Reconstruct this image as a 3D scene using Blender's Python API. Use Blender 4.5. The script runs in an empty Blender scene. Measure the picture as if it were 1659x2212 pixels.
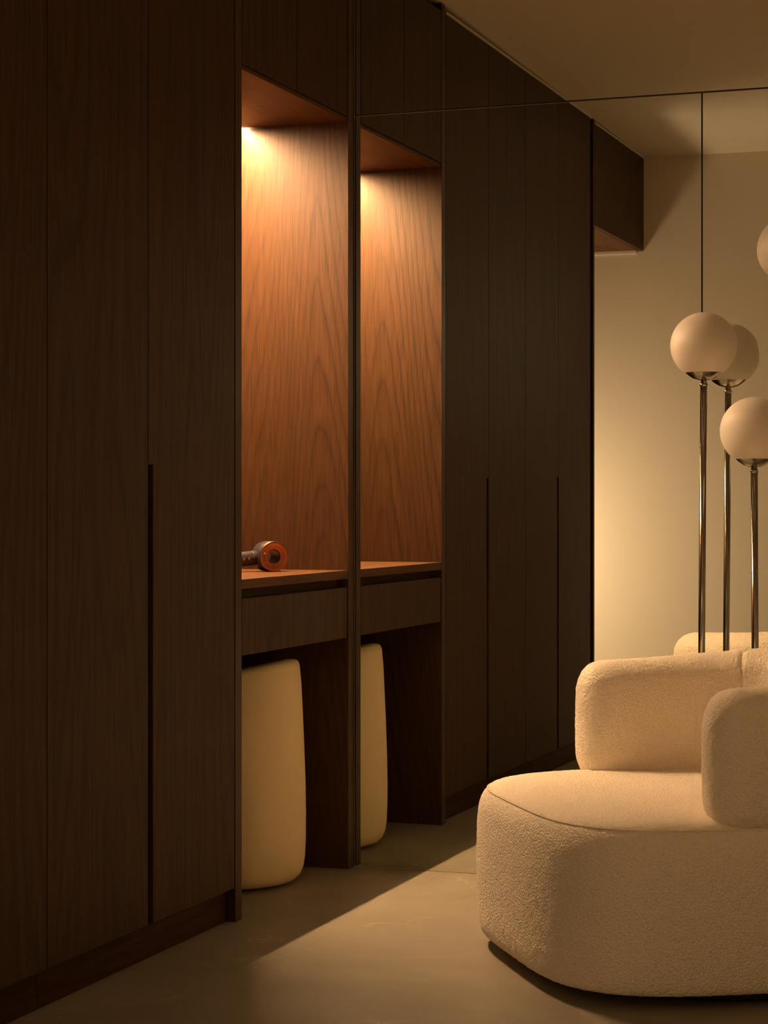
import bpy, bmesh, math, random
from mathutils import Vector, Matrix, noise
PI = math.pi
SC = bpy.context.scene
COL = SC.collection

# ------------------------------------------------------------------ camera
F_PX, HORIZON = 4460.0, 1088.0
YAW = math.atan((2432.0 - 829.5) / F_PX)
cam_d = bpy.data.cameras.new('camera')
cam = bpy.data.objects.new('camera', cam_d); COL.objects.link(cam)
cam.location = (1.902, -5.089, 0.95)
cam.rotation_euler = (PI / 2, 0, YAW)
cam_d.sensor_fit = 'VERTICAL'
cam_d.sensor_height = 32.0
cam_d.lens = F_PX / 2212.0 * 32.0
cam_d.shift_y = -(1106.0 - HORIZON) / 2212.0
cam_d.clip_start = 0.05
SC.camera = cam

# ------------------------------------------------------------------ light + exposure
w = bpy.data.worlds.new('world'); SC.world = w; w.use_nodes = True
w.node_tree.nodes['Background'].inputs[0].default_value = (1.0, 0.72, 0.42, 1)
w.node_tree.nodes['Background'].inputs[1].default_value = 0.012
LED_COL, LED_STRENGTH = (1.0, 0.60, 0.30), 3100.0
PASS_COL, PASS_POWER = (1.0, 0.70, 0.44), 31.0
HALL_COL, HALL_POWER = (1.0, 0.70, 0.36), 3.2
SC.view_settings.view_transform = 'Standard'
SC.view_settings.look = 'None'
SC.view_settings.exposure = 0.0
SC.view_settings.gamma = 1.0
SC.view_settings.use_curve_mapping = False
CY = SC.cycles                       # light that comes back off the mirrors must not be clamped away
CY.sample_clamp_indirect = 40.0
CY.blur_glossy = 1.0
CY.caustics_reflective = True
CY.max_bounces = 10
CY.diffuse_bounces = 6
CY.glossy_bounces = 6
CY.use_denoising = True
CY.use_guiding = True
CY.time_limit = 1200.0


def area(name, loc, direction, sx, sy, power, col):
    d = bpy.data.lights.new(name, 'AREA'); d.shape = 'RECTANGLE'
    d.size, d.size_y, d.energy, d.color = sx, sy, power, col
    o = bpy.data.objects.new(name, d); COL.objects.link(o)
    o.location = loc
    o.rotation_euler = Vector(direction).to_track_quat('-Z', 'Z').to_euler()
    return o


# the room beyond the passage, and an added, unseen fill in the camera's hall
area('passage_light', (-0.86, -2.93, 0.74), (1, -0.12, 0.0), 0.45, 1.1, PASS_POWER, PASS_COL)
area('hall_fill', (1.15, -4.35, 1.75), (0.12, 1, -0.42), 0.7, 0.5, HALL_POWER, HALL_COL)


# ------------------------------------------------------------------ materials
def mat(name):
    m = bpy.data.materials.new(name); m.use_nodes = True
    nt = m.node_tree; b = nt.nodes['Principled BSDF']
    return m, nt, b


def N(nt, typ, **kw):
    n = nt.nodes.new(typ)
    for k, v in kw.items():
        if k.startswith('i_'):
            key = k[2:]
            key = int(key) if key.isdigit() else key.replace('_', ' ')
            n.inputs[key].default_value = v
        else:
            setattr(n, k, v)
    return n


def plain(name, col, rough=0.5, metal=0.0, spec=0.5, coat=0.0):
    m, nt, b = mat(name)
    b.inputs['Base Color'].default_value = (*col, 1)
    b.inputs['Roughness'].default_value = rough
    b.inputs['Metallic'].default_value = metal
    b.inputs['Specular IOR Level'].default_value = spec
    b.inputs['Coat Weight'].default_value = coat
    return m


def ramp(nt, stops):
    r = nt.nodes.new('ShaderNodeValToRGB')
    while len(r.color_ramp.elements) < len(stops):
        r.color_ramp.elements.new(0.5)
    for e, (p, c) in zip(r.color_ramp.elements, stops):
        e.position = p; e.color = (*c, 1) if len(c) == 3 else c
    return r


def wood(name, axis='Z', bands=16.0, lo=(0.022, 0.0086, 0.0022), mid=(0.056, 0.0216, 0.0054), hi=(0.088, 0.0355, 0.0092),
         rough=0.55, off=(0, 0, 0), crown=None, spec=0.10):
    m, nt, b = mat(name)
    L = nt.links.new
    tc = N(nt, 'ShaderNodeTexCoord')

    def mp(across, along):
        s = [across] * 3; s['XYZ'.index(axis)] = along
        k = N(nt, 'ShaderNodeMapping'); k.inputs['Scale'].default_value = s; k.inputs['Location'].default_value = off
        L(tc.outputs['Object'], k.inputs['Vector']); return k
    # growth rings: contour bands of a smooth field drawn out along the grain
    ring_n = N(nt, 'ShaderNodeTexNoise', i_Scale=1.0, i_Detail=1.2, i_Roughness=0.4, i_Distortion=0.35)
    L(mp(5.0, 0.34).outputs[0], ring_n.inputs['Vector'])
    mul = N(nt, 'ShaderNodeMath', operation='MULTIPLY'); mul.inputs[1].default_value = bands
    L(ring_n.outputs[0], mul.inputs[0])
    wob = N(nt, 'ShaderNodeTexNoise', i_Scale=1.0, i_Detail=4.0)
    L(mp(60 if crown is None else 28, 2.2 if crown is None else 1.5).outputs[0], wob.inputs['Vector'])
    add = N(nt, 'ShaderNodeMath', operation='MULTIPLY_ADD'); add.inputs[1].default_value = 0.55 if crown is None else 0.9
    L(wob.outputs[0], add.inputs[0])
    if crown is None:
        L(mul.outputs[0], add.inputs[2])
    else:                                     # nested cones cut by the board: arches up its middle
        x0, a_, k_, c_, nz_ = crown
        mul.inputs[1].default_value = nz_
        sp = N(nt, 'ShaderNodeSeparateXYZ'); L(tc.outputs['Object'], sp.inputs[0])
        dx = N(nt, 'ShaderNodeMath', operation='SUBTRACT'); dx.inputs[1].default_value = x0; L(sp.outputs['X'], dx.inputs[0])
        sq = N(nt, 'ShaderNodeMath', operation='MULTIPLY_ADD'); sq.inputs[2].default_value = a_ * a_
        L(dx.outputs[0], sq.inputs[0]); L(dx.outputs[0], sq.inputs[1])
        rt = N(nt, 'ShaderNodeMath', operation='SQRT'); L(sq.outputs[0], rt.inputs[0])
        kk = N(nt, 'ShaderNodeMath', operation='MULTIPLY_ADD'); kk.inputs[1].default_value = k_
        L(rt.outputs[0], kk.inputs[0]); L(mul.outputs[0], kk.inputs[2])
        zz = N(nt, 'ShaderNodeMath', operation='MULTIPLY_ADD'); zz.inputs[1].default_value = c_
        L(sp.outputs['Z'], zz.inputs[0]); L(kk.outputs[0], zz.inputs[2])
        L(zz.outputs[0], add.inputs[2])
    fr = N(nt, 'ShaderNodeMath', operation='FRACT'); L(add.outputs[0], fr.inputs[0])
    rr = ramp(nt, [(0.0, (.34,) * 3), (0.12, (.56,) * 3), (0.55, (.66,) * 3), (0.84, (.52,) * 3), (1.0, (.34,) * 3)])
    if crown is not None:
        rr = ramp(nt, [(0.0, (.20,) * 3), (0.06, (.47,) * 3), (0.22, (.60,) * 3), (0.60, (.60,) * 3), (0.90, (.45,) * 3), (1.0, (.20,) * 3)])
    L(fr.outputs[0], rr.inputs[0])
    fib = N(nt, 'ShaderNodeTexNoise', i_Scale=1.0, i_Detail=5.0, i_Roughness=0.65)
    L(mp(150, 3.0).outputs[0], fib.inputs['Vector'])
    mx = N(nt, 'ShaderNodeMix', data_type='FLOAT'); mx.inputs[0].default_value = 0.52 if crown is None else 0.36
    if crown is not None:                     # some year lines are strong, others almost fade out
        vn = N(nt, 'ShaderNodeTexNoise', i_Scale=1.0, i_Detail=2.0)
        L(mp(16, 0.9).outputs[0], vn.inputs['Vector'])
        vr = ramp(nt, [(0.36, (0.15,) * 3), (0.62, (1.0,) * 3)]); L(vn.outputs[0], vr.inputs[0])
        fade = N(nt, 'ShaderNodeMix', data_type='FLOAT'); fade.inputs[2].default_value = 0.545
        L(vr.outputs[0], fade.inputs[0]); L(rr.outputs[0], fade.inputs[3])
        rr = fade
    L(rr.outputs[0], mx.inputs[2]); L(fib.outputs[0], mx.inputs[3])
    cr = ramp(nt, [(0.28, lo), (0.52, mid), (0.72, hi)])
    L(mx.outputs[0], cr.inputs[0])
    pore = N(nt, 'ShaderNodeTexNoise', i_Scale=1.0, i_Detail=2.0)
    L(mp(420, 9.0).outputs[0], pore.inputs['Vector'])
    pr = ramp(nt, [(0.36, (.55,) * 3), (0.5, (1.0,) * 3)])
    L(pore.outputs[0], pr.inputs[0])
    mm = N(nt, 'ShaderNodeMix', data_type='RGBA', blend_type='MULTIPLY'); mm.inputs[0].default_value = 0.8
    L(cr.outputs[0], mm.inputs[6]); L(pr.outputs[0], mm.inputs[7])
    L(mm.outputs[2], b.inputs['Base Color'])
    bp = N(nt, 'ShaderNodeBump', i_Strength=0.12, i_Distance=0.001)
    L(fib.outputs[0], bp.inputs['Height']); L(bp.outputs[0], b.inputs['Normal'])
    b.inputs['Roughness'].default_value = rough
    b.inputs['Specular IOR Level'].default_value = spec
    return m


def boucle():
    m, nt, b = mat('cream_boucle'); L = nt.links.new
    tc = N(nt, 'ShaderNodeTexCoord')
    v = N(nt, 'ShaderNodeTexVoronoi', feature='SMOOTH_F1', i_Scale=215.0, i_Smoothness=0.2)
    nz = N(nt, 'ShaderNodeTexNoise', i_Scale=60.0, i_Detail=4.0, i_Roughness=0.6)
    n2 = N(nt, 'ShaderNodeTexNoise', i_Scale=520.0, i_Detail=2.0)
    dist = N(nt, 'ShaderNodeVectorMath', operation='MULTIPLY_ADD')
    dist.inputs[1].default_value = (0.0035,) * 3
    L(tc.outputs['Object'], nz.inputs['Vector']); L(tc.outputs['Object'], n2.inputs['Vector'])
    L(nz.outputs['Color'], dist.inputs[0]); L(tc.outputs['Object'], dist.inputs[2])
    L(dist.outputs[0], v.inputs['Vector'])
    a = N(nt, 'ShaderNodeMath', operation='MULTIPLY_ADD'); a.inputs[1].default_value = 0.5
    L(n2.outputs[0], a.inputs[0]); L(v.outputs['Distance'], a.inputs[2])
    inv = N(nt, 'ShaderNodeMath', operation='SUBTRACT'); inv.inputs[0].default_value = 1.0
    L(a.outputs[0], inv.inputs[1])
    bp = N(nt, 'ShaderNodeBump', i_Strength=0.7, i_Distance=0.0035)
    L(inv.outputs[0], bp.inputs['Height']); L(bp.outputs[0], b.inputs['Normal'])
    cr = ramp(nt, [(0.2, (0.93, 0.85, 0.73)), (0.65, (0.87, 0.77, 0.63))])
    L(v.outputs['Distance'], cr.inputs[0]); L(cr.outputs[0], b.inputs['Base Color'])
    b.inputs['Roughness'].default_value = 0.95
    b.inputs['Specular IOR Level'].default_value = 0.1
    b.inputs['Sheen Weight'].default_value = 0.35
    b.inputs['Sheen Roughness'].default_value = 0.5
    b.inputs['Sheen Tint'].default_value = (1, 0.92, 0.8, 1)
    return m


def stone():
    m, nt, b = mat('grey_beige_stone_tile'); L = nt.links.new
    tc = N(nt, 'ShaderNodeTexCoord')
    big = N(nt, 'ShaderNodeTexNoise', i_Scale=2.2, i_Detail=6.0, i_Roughness=0.6, i_Distortion=0.6)
    L(tc.outputs['Object'], big.inputs['Vector'])
    base = ramp(nt, [(0.3, (0.205, 0.176, 0.132)), (0.7, (0.300, 0.258, 0.192))])
    L(big.outputs[0], base.inputs[0])
    warp = N(nt, 'ShaderNodeTexNoise', i_Scale=3.0, i_Detail=5.0, i_Roughness=0.65)
    L(tc.outputs['Object'], warp.inputs['Vector'])
    ma = N(nt, 'ShaderNodeVectorMath', operation='MULTIPLY_ADD'); ma.inputs[1].default_value = (0.55,) * 3
    L(warp.outputs['Color'], ma.inputs[0]); L(tc.outputs['Object'], ma.inputs[2])
    vo = N(nt, 'ShaderNodeTexVoronoi', feature='DISTANCE_TO_EDGE', i_Scale=2.3)
    L(ma.outputs[0], vo.inputs['Vector'])
    vr = ramp(nt, [(0.0, (1,) * 3), (0.012, (0.35,) * 3), (0.03, (0,) * 3)])
    L(vo.outputs['Distance'], vr.inputs[0])
    msk = N(nt, 'ShaderNodeTexNoise', i_Scale=4.0, i_Detail=2.0)
    L(tc.outputs['Object'], msk.inputs['Vector'])
    mr = ramp(nt, [(0.47, (0,) * 3), (0.66, (.5,) * 3)])
    L(msk.outputs[0], mr.inputs[0])
    vm = N(nt, 'ShaderNodeMath', operation='MULTIPLY')
    L(vr.outputs[0], vm.inputs[0]); L(mr.outputs[0], vm.inputs[1])
    mx = N(nt, 'ShaderNodeMix', data_type='RGBA')
    mx.inputs[7].default_value = (0.50, 0.43, 0.32, 1)
    L(vm.outputs[0], mx.inputs[0]); L(base.outputs[0], mx.inputs[6])
    # tile joints
    br = N(nt, 'ShaderNodeTexBrick', i_Scale=1.0, i_Mortar_Size=0.0012, i_Brick_Width=1.2, i_Row_Height=0.6)
    br.offset = 0.5
    br.inputs['Color1'].default_value = (1, 1, 1, 1); br.inputs['Color2'].default_value = (1, 1, 1, 1)
    br.inputs['Mortar'].default_value = (0.78, 0.76, 0.72, 1)
    mpn = N(nt, 'ShaderNodeMapping'); mpn.inputs['Location'].default_value = (0.35, 0.20, 0)
    L(tc.outputs['Object'], mpn.inputs['Vector']); L(mpn.outputs[0], br.inputs['Vector'])
    m2 = N(nt, 'ShaderNodeMix', data_type='RGBA', blend_type='MULTIPLY'); m2.inputs[0].default_value = 1.0
    L(mx.outputs[2], m2.inputs[6]); L(br.outputs[0], m2.inputs[7])
    L(m2.outputs[2], b.inputs['Base Color'])
    b.inputs['Roughness'].default_value = 0.5
    b.inputs['Specular IOR Level'].default_value = 0.35
    fine = N(nt, 'ShaderNodeTexNoise', i_Scale=45.0, i_Detail=4.0)
    L(tc.outputs['Object'], fine.inputs['Vector'])
    bp = N(nt, 'ShaderNodeBump', i_Strength=0.06, i_Distance=0.002)
    L(fine.outputs[0], bp.inputs['Height']); L(bp.outputs[0], b.inputs['Normal'])
    return m


def plaster(name, col):
    m, nt, b = mat(name); L = nt.links.new
    tc = N(nt, 'ShaderNodeTexCoord')
    nz = N(nt, 'ShaderNodeTexNoise', i_Scale=160.0, i_Detail=3.0)
    L(tc.outputs['Object'], nz.inputs['Vector'])
    bp = N(nt, 'ShaderNodeBump', i_Strength=0.05, i_Distance=0.001)
    L(nz.outputs[0], bp.inputs['Height']); L(bp.outputs[0], b.inputs['Normal'])
    b.inputs['Base Color'].default_value = (*col, 1)
    b.inputs['Roughness'].default_value = 0.85
    b.inputs['Specular IOR Level'].default_value = 0.2
    return m


def leather():
    m, nt, b = mat('cream_leather'); L = nt.links.new
    tc = N(nt, 'ShaderNodeTexCoord')
    nz = N(nt, 'ShaderNodeTexVoronoi', i_Scale=420.0)
    L(tc.outputs['Object'], nz.inputs['Vector'])
    bp = N(nt, 'ShaderNodeBump', i_Strength=0.08, i_Distance=0.001)
    L(nz.outputs['Distance'], bp.inputs['Height']); L(bp.outputs[0], b.inputs['Normal'])
    b.inputs['Base Color'].default_value = (0.84, 0.70, 0.43, 1)
    b.inputs['Roughness'].default_value = 0.62
    b.inputs['Specular IOR Level'].default_value = 0.25
    return m


def emit(name, col, s, lens=0.0):
    m = bpy.data.materials.new(name); m.use_nodes = True
    nt = m.node_tree; nt.nodes.clear()
    e = N(nt, 'ShaderNodeEmission'); e.inputs[0].default_value = (*col, 1); e.inputs[1].default_value = s
    o = N(nt, 'ShaderNodeOutputMaterial'); nt.links.new(e.outputs[0], o.inputs[0])
    if lens:                                  # the diffuser throws most of its light straight ahead
        g = N(nt, 'ShaderNodeNewGeometry')
        dp = N(nt, 'ShaderNodeVectorMath', operation='DOT_PRODUCT')
        nt.links.new(g.outputs['Normal'], dp.inputs[0]); nt.links.new(g.outputs['Incoming'], dp.inputs[1])
        ab = N(nt, 'ShaderNodeMath', operation='ABSOLUTE'); nt.links.new(dp.outputs['Value'], ab.inputs[0])
        pw = N(nt, 'ShaderNodeMath', operation='POWER'); pw.inputs[1].default_value = lens
        nt.links.new(ab.outputs[0], pw.inputs[0])
        ml = N(nt, 'ShaderNodeMath', operation='MULTIPLY'); ml.inputs[1].default_value = s
        nt.links.new(pw.outputs[0], ml.inputs[0]); nt.links.new(ml.outputs[0], e.inputs[1])
    return m


WOOD = wood('walnut_veneer', lo=(0.023, 0.0104, 0.0027), mid=(0.057, 0.0262, 0.0068), hi=(0.092, 0.0440, 0.0118), spec=0.22, rough=0.58)
WOOD_PANEL = wood('walnut_veneer_crown_cut', off=(3.1, 1.7, 0.4), crown=(0.197, 0.022, 60.0, 5.6, 9.0), rough=0.46, spec=0.34)
WOOD_PANEL_B = wood('walnut_veneer_crown_cut_other_leaf', off=(1.3, 0.6, 2.4), crown=(-0.19, 0.028, 54.0, 4.6, 9.0), rough=0.46, spec=0.34)
WOOD_H = wood('walnut_veneer_horizontal', axis='Y')
WOOD_S = wood('walnut_veneer_lengthwise_lit', axis='Y', lo=(0.045, 0.0165, 0.0043), mid=(0.105, 0.040, 0.0102), hi=(0.155, 0.062, 0.0165), spec=0.2)  # same veneer made paler, bounce light put into its colour
WOOD_X = wood('walnut_veneer_cross', axis='X')
BLACK = plain('black_lacquer_gap_shade', (0.006, 0.005, 0.004), 0.6)  # black finish, also paints the shade seen through cabinet gaps
STONE = stone()
CREAM = plaster('cream_plaster', (0.72, 0.64, 0.50))
CEIL = plaster('ceiling_paint', (0.66, 0.59, 0.46))
MIRROR = plain('mirror_silver', (0.86, 0.88, 0.82), 0.0, 1.0)
GLASS_EDGE = plain('polished_glass_edge', (0.34, 0.31, 0.22), 0.4, 0.0, 0.4)
JOINT = plain('dark_mirror_joint', (0.02, 0.015, 0.01), 0.5)
BOUCLE = boucle()
LEATHER = leather()
CHROME = plain('chrome', (0.42, 0.40, 0.36), 0.16, 1.0)
OPAL = plain('opal_glass', (0.92, 0.87, 0.80), 0.35, 0.0, 0.4)
OPAL.node_tree.nodes['Principled BSDF'].inputs['Subsurface Weight'].default_value = 0.35
OPAL.node_tree.nodes['Principled BSDF'].inputs['Subsurface Radius'].default_value = (0.05, 0.042, 0.034)
OPAL.node_tree.nodes['Principled BSDF'].inputs['Subsurface Scale'].default_value = 1.0
COPPER = plain('satin_copper', (0.50, 0.165, 0.075), 0.30, 1.0)
GUNMETAL = plain('black_satin_plastic', (0.030, 0.024, 0.026), 0.32)
NICKEL = plain('dark_nickel_grey', (0.034, 0.029, 0.031), 0.42, 0.0)
PRINT = plain('pale_print', (0.75, 0.68, 0.62), 0.5)
TRIMW = plain('pale_trim', (0.75, 0.68, 0.55), 0.5)
LEDM = emit('warm_led', LED_COL, LED_STRENGTH, 0.8)
ALU = plain('aluminium_profile', (0.5, 0.48, 0.45), 0.4, 1.0)


# ------------------------------------------------------------------ helpers
def add_box(bm, x0, x1, y0, y1, z0, z1):
    vs = [bm.verts.new((x, y, z)) for z in (z0, z1) for y in (y0, y1) for x in (x0, x1)]
    for f in ((0, 2, 3, 1), (4, 5, 7, 6), (0, 1, 5, 4), (2, 6, 7, 3), (1, 3, 7, 5), (0, 4, 6, 2)):
        bm.faces.new([vs[i] for i in f])


def box(x0, x1, y0, y1, z0, z1, bev=0.0):
    bm = bmesh.new(); add_box(bm, min(x0, x1), max(x0, x1), min(y0, y1), max(y0, y1), min(z0, z1), max(z0, z1))
    if bev:
        bmesh.ops.bevel(bm, geom=bm.edges[:], offset=bev, segments=2, profile=0.5, affect='EDGES')
    return bm


def prism_x(poly, x0, x1, bev=0.0):
    """polygon given in (y, z), extruded from x0 to x1"""
    bm = bmesh.new()
    a = [bm.verts.new((x0, y, z)) for y, z in poly]; c = [bm.verts.new((x1, y, z)) for y, z in poly]
    n = len(poly)
    bm.faces.new(a[::-1]); bm.faces.new(c)
    for i in range(n):
        bm.faces.new([a[i], a[(i + 1) % n], c[(i + 1) % n], c[i]])
    bmesh.ops.recalc_face_normals(bm, faces=bm.faces[:])
    if bev:
        bmesh.ops.bevel(bm, geom=bm.edges[:], offset=bev, segments=2, profile=0.5, affect='EDGES')
    return bm


def lathe(prof, seg=48, mtx=None):
    """prof: list of (radius, z); closed at ends whose radius is 0"""
    bm = bmesh.new(); rings = []
    for r, z in prof:
        if r <= 1e-6:
            rings.append([bm.verts.new((0, 0, z))])
        else:
            rings.append([bm.verts.new((r * math.cos(2 * PI * i / seg), r * math.sin(2 * PI * i / seg), z)) for i in range(seg)])
    for A, B in zip(rings, rings[1:]):
        for i in range(seg):
            j = (i + 1) % seg
            q = [A[i % len(A)], A[j % len(A)], B[j % len(B)], B[i % len(B)]]
            u = []
            for vtx in q:
                if vtx not in u: u.append(vtx)
            if len(u) > 2: bm.faces.new(u)
    bmesh.ops.recalc_face_normals(bm, faces=bm.faces[:])
    if mtx is not None: bmesh.ops.transform(bm, matrix=mtx, verts=bm.verts[:])
    return bm


def obj(name, bm, m, parent=None, smooth=False):
    me = bpy.data.meshes.new(name); bm.to_mesh(me); bm.free()
    if smooth:
        for p in me.polygons: p.use_smooth = True
    me.materials.append(m)
    o = bpy.data.objects.new(name, me); COL.objects.link(o)
    if parent is not None: o.parent = parent
    return o


def tag(o, label, cat, group=None):
    o['label'] = label; o['category'] = cat
    if group: o['group'] = group
    return o


def thing(name, label, cat, loc=(0, 0, 0), rz=0.0, group=None):
    o = bpy.data.objects.new(name, None); COL.objects.link(o)
    o.empty_display_size = 0.1
    o.location = loc; o.rotation_euler = (0, 0, rz)
    return tag(o, label, cat, group)


def struct(name, bm, m):
    o = obj(name, bm, m); o['kind'] = 'structure'; return o


def part(name, m, parent, x0, x1, y0, y1, z0, z1, bev=0.0):
    """box given in world coordinates, stored relative to its thing"""
    l = parent.location
    return obj(name, box(x0 - l.x, x1 - l.x, y0 - l.y, y1 - l.y, z0 - l.z, z1 - l.z, bev), m, parent)


# ------------------------------------------------------------------ the room
MY = -0.025          # mirror surface
YF = -3.478          # far wall
ZC0, ZC1 = 2.432, 2.400


def zc(y):           # the ceiling drops a little towards the far wall
    return ZC0 + (ZC1 - ZC0) * min(1.0, max(0.0, (-0.7 - y) / (3.478 - 0.7)))


struct('floor', box(-2.2, 3.6, -7.0, 0.12, -0.1, 0.0), STONE)
bm = prism_x([(0.12, ZC0), (-0.7, ZC0), (YF, ZC1), (-7.0, ZC1), (-7.0, 2.6), (0.12, 2.6)], -2.2, 3.6)
struct('ceiling', bm, CEIL)
struct('wall_back', box(-0.62, 2.22, MY + 0.008, 0.12, 0, 2.5), CREAM)
struct('wall_left', box(-0.72, -0.58, -2.62, MY + 0.008, 0, 2.5), CREAM)
struct('wall_right', box(2.1, 2.22, YF, MY + 0.008, 0, 2.5), CREAM)
# far wall with the opening the picture is taken through
bm = bmesh.new()
add_box(bm, -2.2, 0.62, YF - 0.12, YF, 0, 2.5)
add_box(bm, 2.04, 2.22, YF - 0.12, YF, 0, 2.5)
add_box(bm, 0.62, 2.04, YF - 0.12, YF, 2.25, 2.5)
struct('wall_front', bm, CREAM)
struct('wall_passage', box(-2.2, -2.08, YF, -2.5, 0, 2.5), CREAM)
struct('wall_passage_side', box(-2.08, -0.72, -2.62, -2.5, 0, 2.5), CREAM)
struct('wall_hall_left', box(0.2, 0.32, -7.0, YF - 0.12, 0, 2.5), CREAM)
struct('wall_hall_right', box(3.0, 3.12, -7.0, YF - 0.12, 0, 2.5), CREAM)
struct('wall_hall_end', box(0.2, 3.12, -7.1, -7.0, 0, 2.5), CREAM)

# ------------------------------------------------------------------ wardrobes
DX = 0.0             # door faces
DT = 0.019


def cabinet_carcass(t, y0, y1, z0=0.075, z1=None):
    z1 = z1 if z1 else 2.40
    part('carcass', BLACK, t, -0.56, -DT - 0.004, y0, y1, z0, z1)  # coloured black so the gaps between doors look shaded
    return t


def wardrobe(label, ya, ys, yb, notch_top):
    """two full-height doors from ya to yb, meeting at ys under a routed pull"""
    t = thing('wardrobe', label, 'wardrobe', (0, (ya + yb) / 2, 0), group='walnut wardrobes')
    ly = t.location.y
    cabinet_carcass(t, ya - 0.001, yb + 0.001)
    g = 0.0015
    zt = 2.405
    poly = [(ya - g - ly, 0.078), (ya - g - ly, zt), (ys + g - ly, zt), (ys + g - ly, notch_top),
            (ys + 0.0225 - ly, notch_top), (ys + 0.0225 - ly, 0.078)]
    obj('door', prism_x(poly, -DT, DX, 0.0006), WOOD, t)
    part('door', WOOD, t, -DT, DX, yb + g, ys - g, 0.078, zt, 0.0006)
    part('toe_kick', WOOD_H, t, -0.05, -0.022, ya - 0.001, yb + 0.001, 0, 0.0745)
    return t


wardrobe('walnut wardrobe with a long black routed pull, left of the lit niche',
         -0.797, -1.2365, -1.662, 1.031)
far_wardrobe = wardrobe('walnut wardrobe at the passage end, seen in the mirror beside the lit cream wall',
         -1.662, -2.095, -2.556, 1.045)
p = tag(obj('side_panel', box(-0.56, 0.0, -2.622, -2.600, 0, 2.418, 0.0008), WOOD),
        'dark walnut end panel beside the passage opening, seen in the mirror', 'panel')
part('gap_shade_filler', BLACK, far_wardrobe, -0.56, -0.030, -2.5995, -2.557, 0, 2.40)  # black filler paints the shadow gap beside the end panel
tag(obj('side_panel', box(-0.56, 0.0005, -0.794, -0.758, 0, 2.428, 0.0008), WOOD_PANEL_B),
    'walnut upright panel dividing the lit niche from the wardrobe on its left', 'panel')
pr = thing('side_panel', 'walnut upright panel lit orange between the niche and the mirror', 'panel', (-0.28, -0.05, 0))
part('panel', WOOD_PANEL, pr, -0.56, 0.0005, -0.071, -0.0355, 0, 2.428, 0.0008)
part('scribe_strip', WOOD, pr, -0.20, -0.001, -0.0345, MY - 0.0005, 0, 2.428, 0.0005)

# ------------------------------------------------------------------ dressing niche
NY0, NY1 = -0.7575, -0.0715
v = thing('dressing_niche', 'walnut dressing niche with glowing interior, one drawer and two doors above', 'cabinet',
          (0, -0.4145, 0))
part('back_panel', WOOD_PANEL, v, -0.565, -0.55, NY0, NY1, 0, 2.40)
part('niche_ceiling', WOOD_S, v, -0.5495, -0.004, NY0, NY1, 1.945, 1.9545)
part('carcass', BLACK, v, -0.5495, -0.026, NY0, NY1, 1.9595, 2.40)
for y0, y1 in ((NY0 + 0.003, -0.4260), (-0.4230, NY1 - 0.006)):
    part('door', WOOD, v, -DT, DX, y0, y1, 1.957, 2.405, 0.0006)
d = part('drawer', WOOD, v, -DT, -0.001, NY0 + 0.005, NY1 - 0.006, 0.602, 0.732, 0.0008)
part('drawer_box', BLACK, v, -0.50, -0.030, NY0 + 0.012, NY1 - 0.012, 0.615, 0.715)
part('recess_rail', WOOD_H, v, -0.06, -0.028, NY0 + 0.001, NY1 - 0.001, 0.716, 0.7545)
tag(obj('counter', box(-0.5495, 0.0, NY0 + 0.0005, NY1 - 0.0005, 0.755, 0.777, 0.0008), WOOD_S),
    'thin walnut counter top under the hair dryer in the niche', 'counter')
# LED strip set into the niche ceiling
led = thing('light_strip', 'warm light strip under the niche ceiling above the counter', 'light', (-0.30, -0.4145, 1.945))
obj('diffuser', box(-0.006, 0.006, -0.314, 0.314, -0.0035, -0.0005), LEDM, led)
bm = bmesh.new(); add_box(bm, -0.009, -0.0065, -0.32, 0.32, -0.004, 0); add_box(bm, 0.0065, 0.009, -0.32, 0.32, -0.004, 0)
obj('profile', bm, ALU, led)

# ------------------------------------------------------------------ overhead cabinet over the passage
oc = thing('overhead_cabinet', 'walnut cabinet hung over the passage opening, seen in the mirror', 'cabinet', (0, -3.05, 2.012))
part('door', WOOD, oc, -DT, DX, -3.474, -2.6245, 2.009, 2.395, 0.0006)
part('underside', WOOD_S, oc, -0.56, -0.028, -3.476, -2.6235, 2.013, 2.026)
part('carcass', BLACK, oc, -0.56, -DT - 0.004, -3.476, -2.6235, 2.0265, 2.40)
t1 = struct('trim_1', box(-0.56, -0.03, YF, YF + 0.010, 2.001, 2.0125), TRIMW)
t2 = struct('trim_2', box(-0.03, 0.004, -2.555, -0.797, 2.4065, 2.4115), TRIMW)
t3 = struct('trim_3', box(-0.03, 0.004, -3.476, -2.624, 2.396, 2.401), TRIMW)

# ------------------------------------------------------------------ mirrors
JZ, JX = 1.967, 0.917


def mirror(label, x0, x1, z0, z1, top=False):
    t = thing('mirror', label, 'mirror', ((x0 + x1) / 2, MY, z0), group='wall mirror panels')
    part('glass', MIRROR, t, x0, x1, MY, MY + 0.006, z0 if z0 > 0.01 else 0.003, z1)
    if top:
        part('polished_edge', GLASS_EDGE, t, x0, x1, MY - 0.0008, MY - 0.0001, z1 - 0.0013, z1)
    return t


mirror('tall mirror panel reaching the floor beside the niche', 0.0015, JX - 0.002, 0.005, JZ - 0.0025, True)
mirror('mirror panel on the right, behind the globe floor lamp', JX + 0.002, 2.099, 0.005, JZ - 0.0025, True)
mirror('upper mirror panel above the horizontal joint, reflecting the ceiling', 0.0015, 2.099, JZ + 0.001, 2.42)
struct('trim_4', box(0.0, 2.099, MY + 0.0061, MY + 0.0078, 0.0, 2.42), JOINT)
struct('trim_5', box(0.0, 2.099, MY - 0.0015, MY + 0.004, 0.0, 0.0028), GLASS_EDGE)

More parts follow.
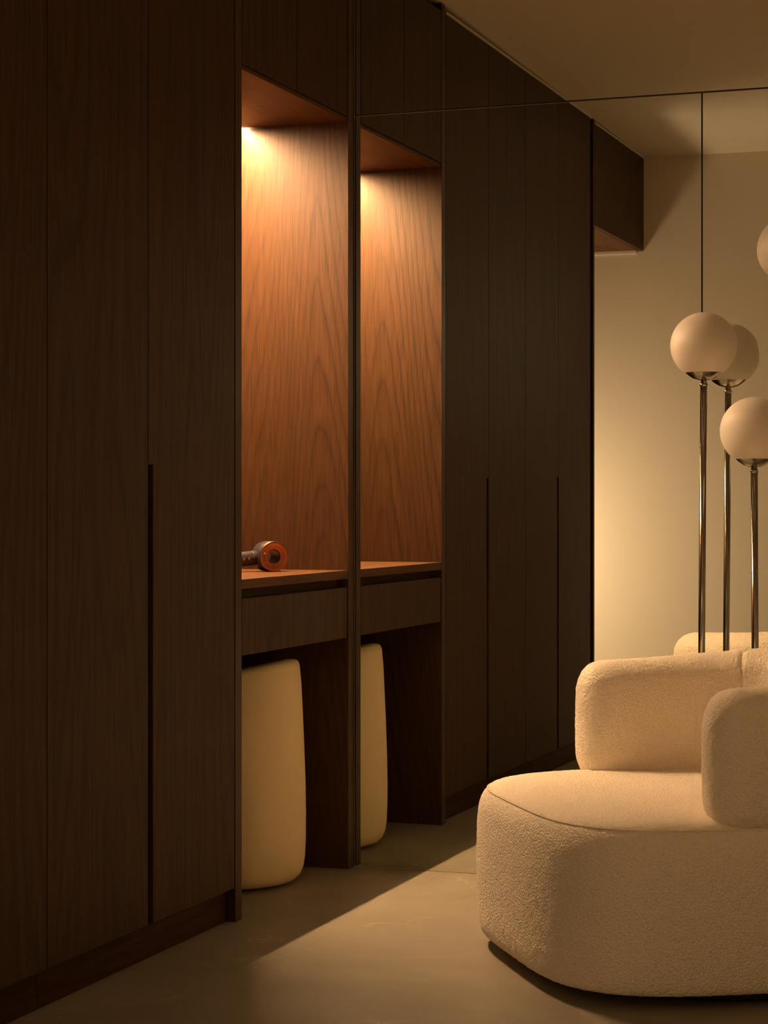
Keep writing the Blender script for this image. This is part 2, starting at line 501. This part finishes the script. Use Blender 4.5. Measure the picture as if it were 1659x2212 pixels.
# ------------------------------------------------------------------ stool
st = thing('stool', 'cream barrel stool tucked under the drawer of the niche', 'stool', (-0.22, -0.33, 0))


def stool_mesh(prof, seg=96, k=0.24):
    bm = lathe(prof, seg)
    for vtx in bm.verts:
        a = max(0.0, (vtx.co.z - 0.18) / 0.34)
        vtx.co.z += k * vtx.co.x * a ** 1.5
    return bm


prof = [(0, 0.004), (0.120, 0.004), (0.150, 0.005), (0.166, 0.010), (0.178, 0.022), (0.1855, 0.040), (0.189, 0.065),
        (0.191, 0.11), (0.1915, 0.17), (0.190, 0.25), (0.187, 0.33), (0.183, 0.41), (0.180, 0.465), (0.1775, 0.490), (0.1755, 0.5065)]
obj('body', stool_mesh(prof), LEATHER, st, True)
prof = [(0.1752, 0.5062), (0.1745, 0.5105), (0.171, 0.517), (0.163, 0.5225), (0.148, 0.5255), (0.08, 0.528), (0, 0.529)]
obj('seat', stool_mesh(prof), LEATHER, st, True)
prof = [(0.1750, 0.5058), (0.1759, 0.5063), (0.1761, 0.5068), (0.1759, 0.5073), (0.1750, 0.5078)]
obj('piping', stool_mesh(prof), LEATHER, st, True)
obj('glide', lathe([(0, 0), (0.125, 0), (0.125, 0.0045), (0, 0.0045)]), BLACK, st)

# ------------------------------------------------------------------ hair dryer
R0 = 0.0385
hd = thing('hair_dryer', 'black hair dryer with a copper ring lying on the counter in the niche', 'hair dryer',
           (-0.155, -0.232, 0.7775), math.atan2(-0.717, 0.725))
# local: +X is the axis towards the camera, the handle runs along -Y (left in the picture)
TOX = Matrix.Translation((0, 0, R0)) @ Matrix.Rotation(PI / 2, 4, 'Y')
L2 = 0.036
obj('body', lathe([(0.019, -L2 + 0.002), (0.030, -L2), (0.0355, -L2 + 0.004), (R0 - 0.0002, -L2 + 0.012), (R0, 0), (R0, L2 - 0.002), (R0 - 0.001, L2 - 0.0015)], 72, TOX), NICKEL, hd, True)
obj('inner_tube', lathe([(0.0195, -L2 + 0.003), (0.0190, 0), (0.0185, L2 - 0.006), (0.0188, L2 - 0.0042)], 64, TOX), GUNMETAL, hd, True)
ring = obj('copper_ring', lathe([(R0 - 0.0008, L2 - 0.002), (R0, L2 - 0.0005), (R0 - 0.0010, L2 + 0.0006), (0.031, L2 - 0.0010),
                          (0.023, L2 - 0.0034), (0.0200, L2 - 0.0050), (0.0188, L2 - 0.0044)], 96, TOX), COPPER, hd, True)
ring['label'] = 'satin copper ring'
HT = Matrix.Translation((-0.004, 0, R0)) @ Matrix.Rotation(math.radians(5.6), 4, 'X') @ Matrix.Rotation(PI / 2, 4, 'X')
RH = 0.0187
obj('handle', lathe([(RH - 0.001, 0.030), (RH, 0.034), (RH, 0.19), (RH - 0.002, 0.198), (RH - 0.006, 0.2), (0, 0.2)], 48, HT), GUNMETAL, hd, True)
obj('collar', lathe([(RH - 0.0002, 0.0425), (RH + 0.0006, 0.043), (RH + 0.0006, 0.0448), (RH - 0.0002, 0.0455)], 48, HT), NICKEL, hd, True)
for k, s in ((0.060, 0.0034), (0.074, 0.0030)):
    bt = lathe([(s, 0), (s, 0.0012), (s * 0.8, 0.0019), (0, 0.0019)], 24,
               HT @ Matrix.Translation((RH - 0.0006, 0, k)) @ Matrix.Rotation(PI / 2, 4, 'Y'))
    obj('button', bt, COPPER, hd, True)
# two small printed symbols on the copper ring
def mark(cy, cz, kind):
    bm = bmesh.new(); xx = L2 - 0.0003
    M = Matrix.Translation((xx, cy, cz + R0)) @ Matrix.Rotation(PI / 2, 4, 'Y')
    def disc(r, ox, oy):
        bmesh.ops.create_cone(bm, cap_ends=True, segments=14, radius1=r, radius2=r, depth=0.0004,
                              matrix=M @ Matrix.Translation((ox, oy, 0)))
    def ring_(r, w, ox, oy, a0=0, a1=2 * PI):
        n = 18
        for i in range(n):
            a = a0 + (a1 - a0) * i / (n - 1)
            disc(w, ox + r * math.cos(a), oy + r * math.sin(a))
    if kind == 0:
        disc(0.0007, 0, 0)
        for i in range(6): disc(0.0006, 0.0014 * math.cos(i * PI / 3), 0.0014 * math.sin(i * PI / 3))
    else:
        ring_(0.0014, 0.00035, 0.0, 0.0006)
        ring_(0.0014, 0.00035, -0.0014, -0.0012, PI * 0.2, PI * 1.1)
    return obj('symbol', bm, PRINT, hd)
mark(-0.0262, 0.0078, 0)
mark(-0.0240, -0.0155, 1)

# ------------------------------------------------------------------ armchair
CX, CYY = 1.0775, -0.815
CA = math.atan2(-0.55, -0.83)
ch = thing('armchair', 'round cream boucle swivel armchair standing on the lit stone floor', 'armchair', (CX, CYY, 0), CA)


def outline(th, off=0.0):
    """radius vector of the chair's plan at angle th, drawn in by off"""
    c, s = math.cos(th), math.sin(th)
    n = 3.0 + 0.9 * max(0, c) - 0.5 * max(0, -c)
    a, b_ = 0.437 - off, 0.437 - off
    if a < 1e-4: return 0.0, 0.0
    r = 1.0 / ((abs(c) / a) ** n + (abs(s) / b_) ** n) ** (1.0 / n)
    return r * c, r * s


def fuzz(bm, amp, freq):
    bm.normal_update()
    mv = []
    for vtx in bm.verts:
        q = vtx.co * freq
        mv.append(amp * (noise.noise(q) + 0.6 * noise.noise(q * 2.1 + Vector((5, 3, 1)))))
    for vtx, m_ in zip(bm.verts, mv): vtx.co += vtx.normal * m_


def resample(prof, step):
    out = [prof[0]]
    for (a, b_), (c, d_) in zip(prof, prof[1:]):
        n = max(1, int(math.hypot(c - a, d_ - b_) / step))
        out += [(a + (c - a) * i / n, b_ + (d_ - b_) * i / n) for i in range(1, n + 1)]
    return out


def smooth_prof(prof, n=3):
    for _ in range(n):
        q = [prof[0]]
        for a, b_ in zip(prof, prof[1:]):
            q += [(0.75 * a[0] + 0.25 * b_[0], 0.75 * a[1] + 0.25 * b_[1]), (0.25 * a[0] + 0.75 * b_[0], 0.25 * a[1] + 0.75 * b_[1])]
        q.append(prof[-1]); prof = q
    return prof


def drum(prof, seg=420, closed_top=False):
    bm = bmesh.new(); rings = []
    for off, z in prof:
        rings.append([bm.verts.new((*outline(2 * PI * i / seg, off), z)) for i in range(seg)])
    for A, B in zip(rings, rings[1:]):
        for i in range(seg):
            j = (i + 1) % seg
            bm.faces.new([A[i], A[j], B[j], B[i]])
    if closed_top: bm.faces.new(rings[-1])
    bm.faces.new(rings[0][::-1])
    return bm


STEP = 0.006
pf = smooth_prof([(0.075, 0.027), (0.022, 0.027), (0.009, 0.033), (0.003, 0.065), (0.000, 0.14), (0.000, 0.24), (0.002, 0.28), (0.005, 0.307), (0.012, 0.326),
                  (0.0215, 0.3375)], 2)
bm = drum(resample(pf, STEP)); fuzz(bm, 0.0012, 110.0)
obj('base', bm, BOUCLE, ch, True)
pf = smooth_prof([(0.0225, 0.3370), (0.024, 0.3415), (0.034, 0.348), (0.060, 0.3545), (0.12, 0.360), (0.25, 0.362), (0.40, 0.363)], 2)
bm = drum(resample(pf, STEP), closed_top=True); fuzz(bm, 0.0010, 110.0)
obj('seat', bm, BOUCLE, ch, True)
# piping along the seam
bm = bmesh.new(); seg = 300; rings = []
for i in range(seg):
    th = 2 * PI * i / seg
    x, y = outline(th, 0.0210); l = math.hypot(x, y); ux, uy = x / l, y / l
    rings.append([bm.verts.new((x + ux * 0.0016 * math.cos(a), y + uy * 0.0016 * math.cos(a), 0.3382 + 0.0016 * math.sin(a)))
                  for a in [k * PI / 4 for k in range(8)]])
for i in range(seg):
    A, B = rings[i], rings[(i + 1) % seg]
    for k in range(8): bm.faces.new([A[k], B[k], B[(k + 1) % 8], A[(k + 1) % 8]])
bmesh.ops.recalc_face_normals(bm, faces=bm.faces[:])
obj('piping', bm, BOUCLE, ch, True)
obj('plinth', lathe([(0, 0.0), (0.36, 0.0), (0.365, 0.004), (0.365, 0.0265), (0, 0.0265)], 96), BLACK, ch)

# wrap-around backrest: a plump section swept round the plan, open at the front
THK = 0.15
ZB = 0.325


def path():
    """points of the outer edge from the left arm's tip round the back to the right arm's tip"""
    pts = []
    a0 = math.atan2(0.437, 0.16)
    n = 400
    for i in range(n + 1):
        th = a0 + (2 * PI - 2 * a0) * i / n
        pts.append(Vector((*outline(th, 0.0), 0)))
    return pts


P = path()
S = [0.0]
for a, b_ in zip(P, P[1:]): S.append(S[-1] + (b_ - a).length)
TOT = S[-1]


def at(s):
    s = min(max(s, 0), TOT)
    import bisect
    i = min(max(bisect.bisect_right(S, s) - 1, 0), len(P) - 2)
    f = (s - S[i]) / (S[i + 1] - S[i])
    p = P[i].lerp(P[i + 1], f)
    lo, hi = P[max(i - 6, 0)], P[min(i + 7, len(P) - 1)]
    t = (hi - lo).normalized()
    return p, Vector((-t.y, t.x, 0))      # point and inward normal


def top_z(s):
    u = abs(s / TOT * 2 - 1)              # 1 at the tips, 0 at the middle of the back
    e = 1 - u
    e = e * e * (3 - 2 * e)
    return 0.598 + 0.045 * e


SEAMS = (0.43, TOT - 0.43)
EL = 0.085
stations = []
ne = 26
for i in range(ne + 1):
    t = i / ne
    tt = 1 - math.cos(t * PI / 2)
    stations.append((EL * tt, tt))
m_ = int((TOT - 2 * EL) / STEP)
for i in range(1, m_): stations.append((EL + (TOT - 2 * EL) * i / m_, 1.0))
for i in range(ne + 1):
    t = 1 - i / ne
    tt = 1 - math.cos(t * PI / 2)
    stations.append((TOT - EL * tt, tt))
bm = bmesh.new(); rings = []
K = 112
for s, e in stations:
    p, nrm = at(s)
    zt = top_z(s)
    th_s = max(0.0, 1 - (1 - e) ** 2.2) ** (1 / 2.2) if e < 1 else 1.0
    z_s = max(0.0, 1 - (1 - e) ** 3.4) ** (1 / 3.4) if e < 1 else 1.0
    cut = 0.0
    for q in SEAMS:
        cut += 0.007 * math.exp(-((s - q) / 0.008) ** 2)
    ht = THK / 2 * th_s - cut
    hh = (zt - ZB) / 2 * z_s - cut
    zcn = (zt + ZB) / 2 - (1 - z_s) * 0.01
    c = p + nrm * (THK / 2 - 0.004)
    ring_ = []
    for k in range(K):
        a = 2 * PI * k / K
        ca, sa = math.cos(a), math.sin(a)
        # rounded-box section
        nx = 3.2
        r = 1.0 / (abs(ca) ** nx + abs(sa) ** nx) ** (1 / nx)
        # the rounding keeps a constant radius rather than stretching with the height
        X = ht * r * ca
        rad = min(ht, hh)
        zz = hh * r * sa
        if hh > ht > 0:
            k_ = hh - ht
            X = ht * math.copysign(abs(ca) ** 0.82, ca)
            zz = math.copysign(k_ * min(1.0, abs(sa) * 1.9) + ht * abs(sa) ** 1.05, sa)
        q = c - nrm * X
        ring_.append(bm.verts.new((q.x, q.y, zcn + zz)))
    rings.append(ring_)
for A, B in zip(rings, rings[1:]):
    for k in range(K):
        j = (k + 1) % K
        bm.faces.new([A[k], A[j], B[j], B[k]])
bmesh.ops.remove_doubles(bm, verts=bm.verts[:], dist=0.0004)
bmesh.ops.recalc_face_normals(bm, faces=bm.faces[:])
fuzz(bm, 0.0012, 110.0)
obj('backrest', bm, BOUCLE, ch, True)

# ------------------------------------------------------------------ three-globe floor lamp
lm = thing('floor_lamp', 'chrome floor lamp with three opal globes behind the armchair', 'floor lamp', (1.06, -0.215, 0))
obj('foot', lathe([(0, 0), (0.150, 0), (0.152, 0.003), (0.152, 0.012), (0.148, 0.016), (0, 0.018)], 72), CHROME, lm, True)
GR = 0.0793
for gx, gy, gz, bx_, by_ in ((0.9525, -0.187, 1.328, 0.943, -0.187), (1.088, -0.275, 1.119, 1.093, -0.275), (1.160, -0.190, 1.549, 1.164, -0.190)):
    lx, ly = gx - lm.location.x, gy - lm.location.y
    zb = gz - 0.062
    b0 = Vector((bx_ - lm.location.x, by_ - lm.location.y, 0.012)); b1 = Vector((lx, ly, zb - 0.030))
    d = b1 - b0
    mtx = Matrix.Translation(b0) @ d.to_track_quat('Z', 'Y').to_matrix().to_4x4()
    po = obj('pole', lathe([(0, 0), (0.0082, 0), (0.0082, d.length), (0, d.length)], 32, mtx), CHROME, lm, True)
    T = Matrix.Translation((lx, ly, zb))
    pr2 = [(0.0, -0.034), (0.0092, -0.034), (0.0095, -0.030), (0.0088, -0.027), (0.0060, -0.022), (0.0058, -0.0215)]
    obj('finial', lathe([(0.0, -0.036), (0.0086, -0.036), (0.0096, -0.033), (0.0096, -0.030), (0.0080, -0.0285), (0.0062, -0.020), (0.002, -0.007), (0, -0.006)], 32, T), CHROME, po, True)
    obj('cup', lathe([(0.003, -0.0225), (0.014, -0.0215), (0.026, -0.0170), (0.036, -0.0100), (0.0455, -0.0015), (0.0485, 0.0010), (0.0483, 0.0028), (0.0456, 0.0032)], 64, T), CHROME, po, True)
    n = 48
    gp = []
    for i in range(n + 1):
        a = -math.acos(0.0455 / GR) + (PI / 2 + math.acos(0.0455 / GR)) * i / n
        gp.append((max(0.0, GR * math.cos(a)) if i < n else 0.0, GR * math.sin(a)))
    gb = obj('globe', lathe([(0, gp[0][1])] + gp, 72, Matrix.Translation((lx, ly, gz))), OPAL, po, True)
    gb['label'] = 'white opal glass globe'
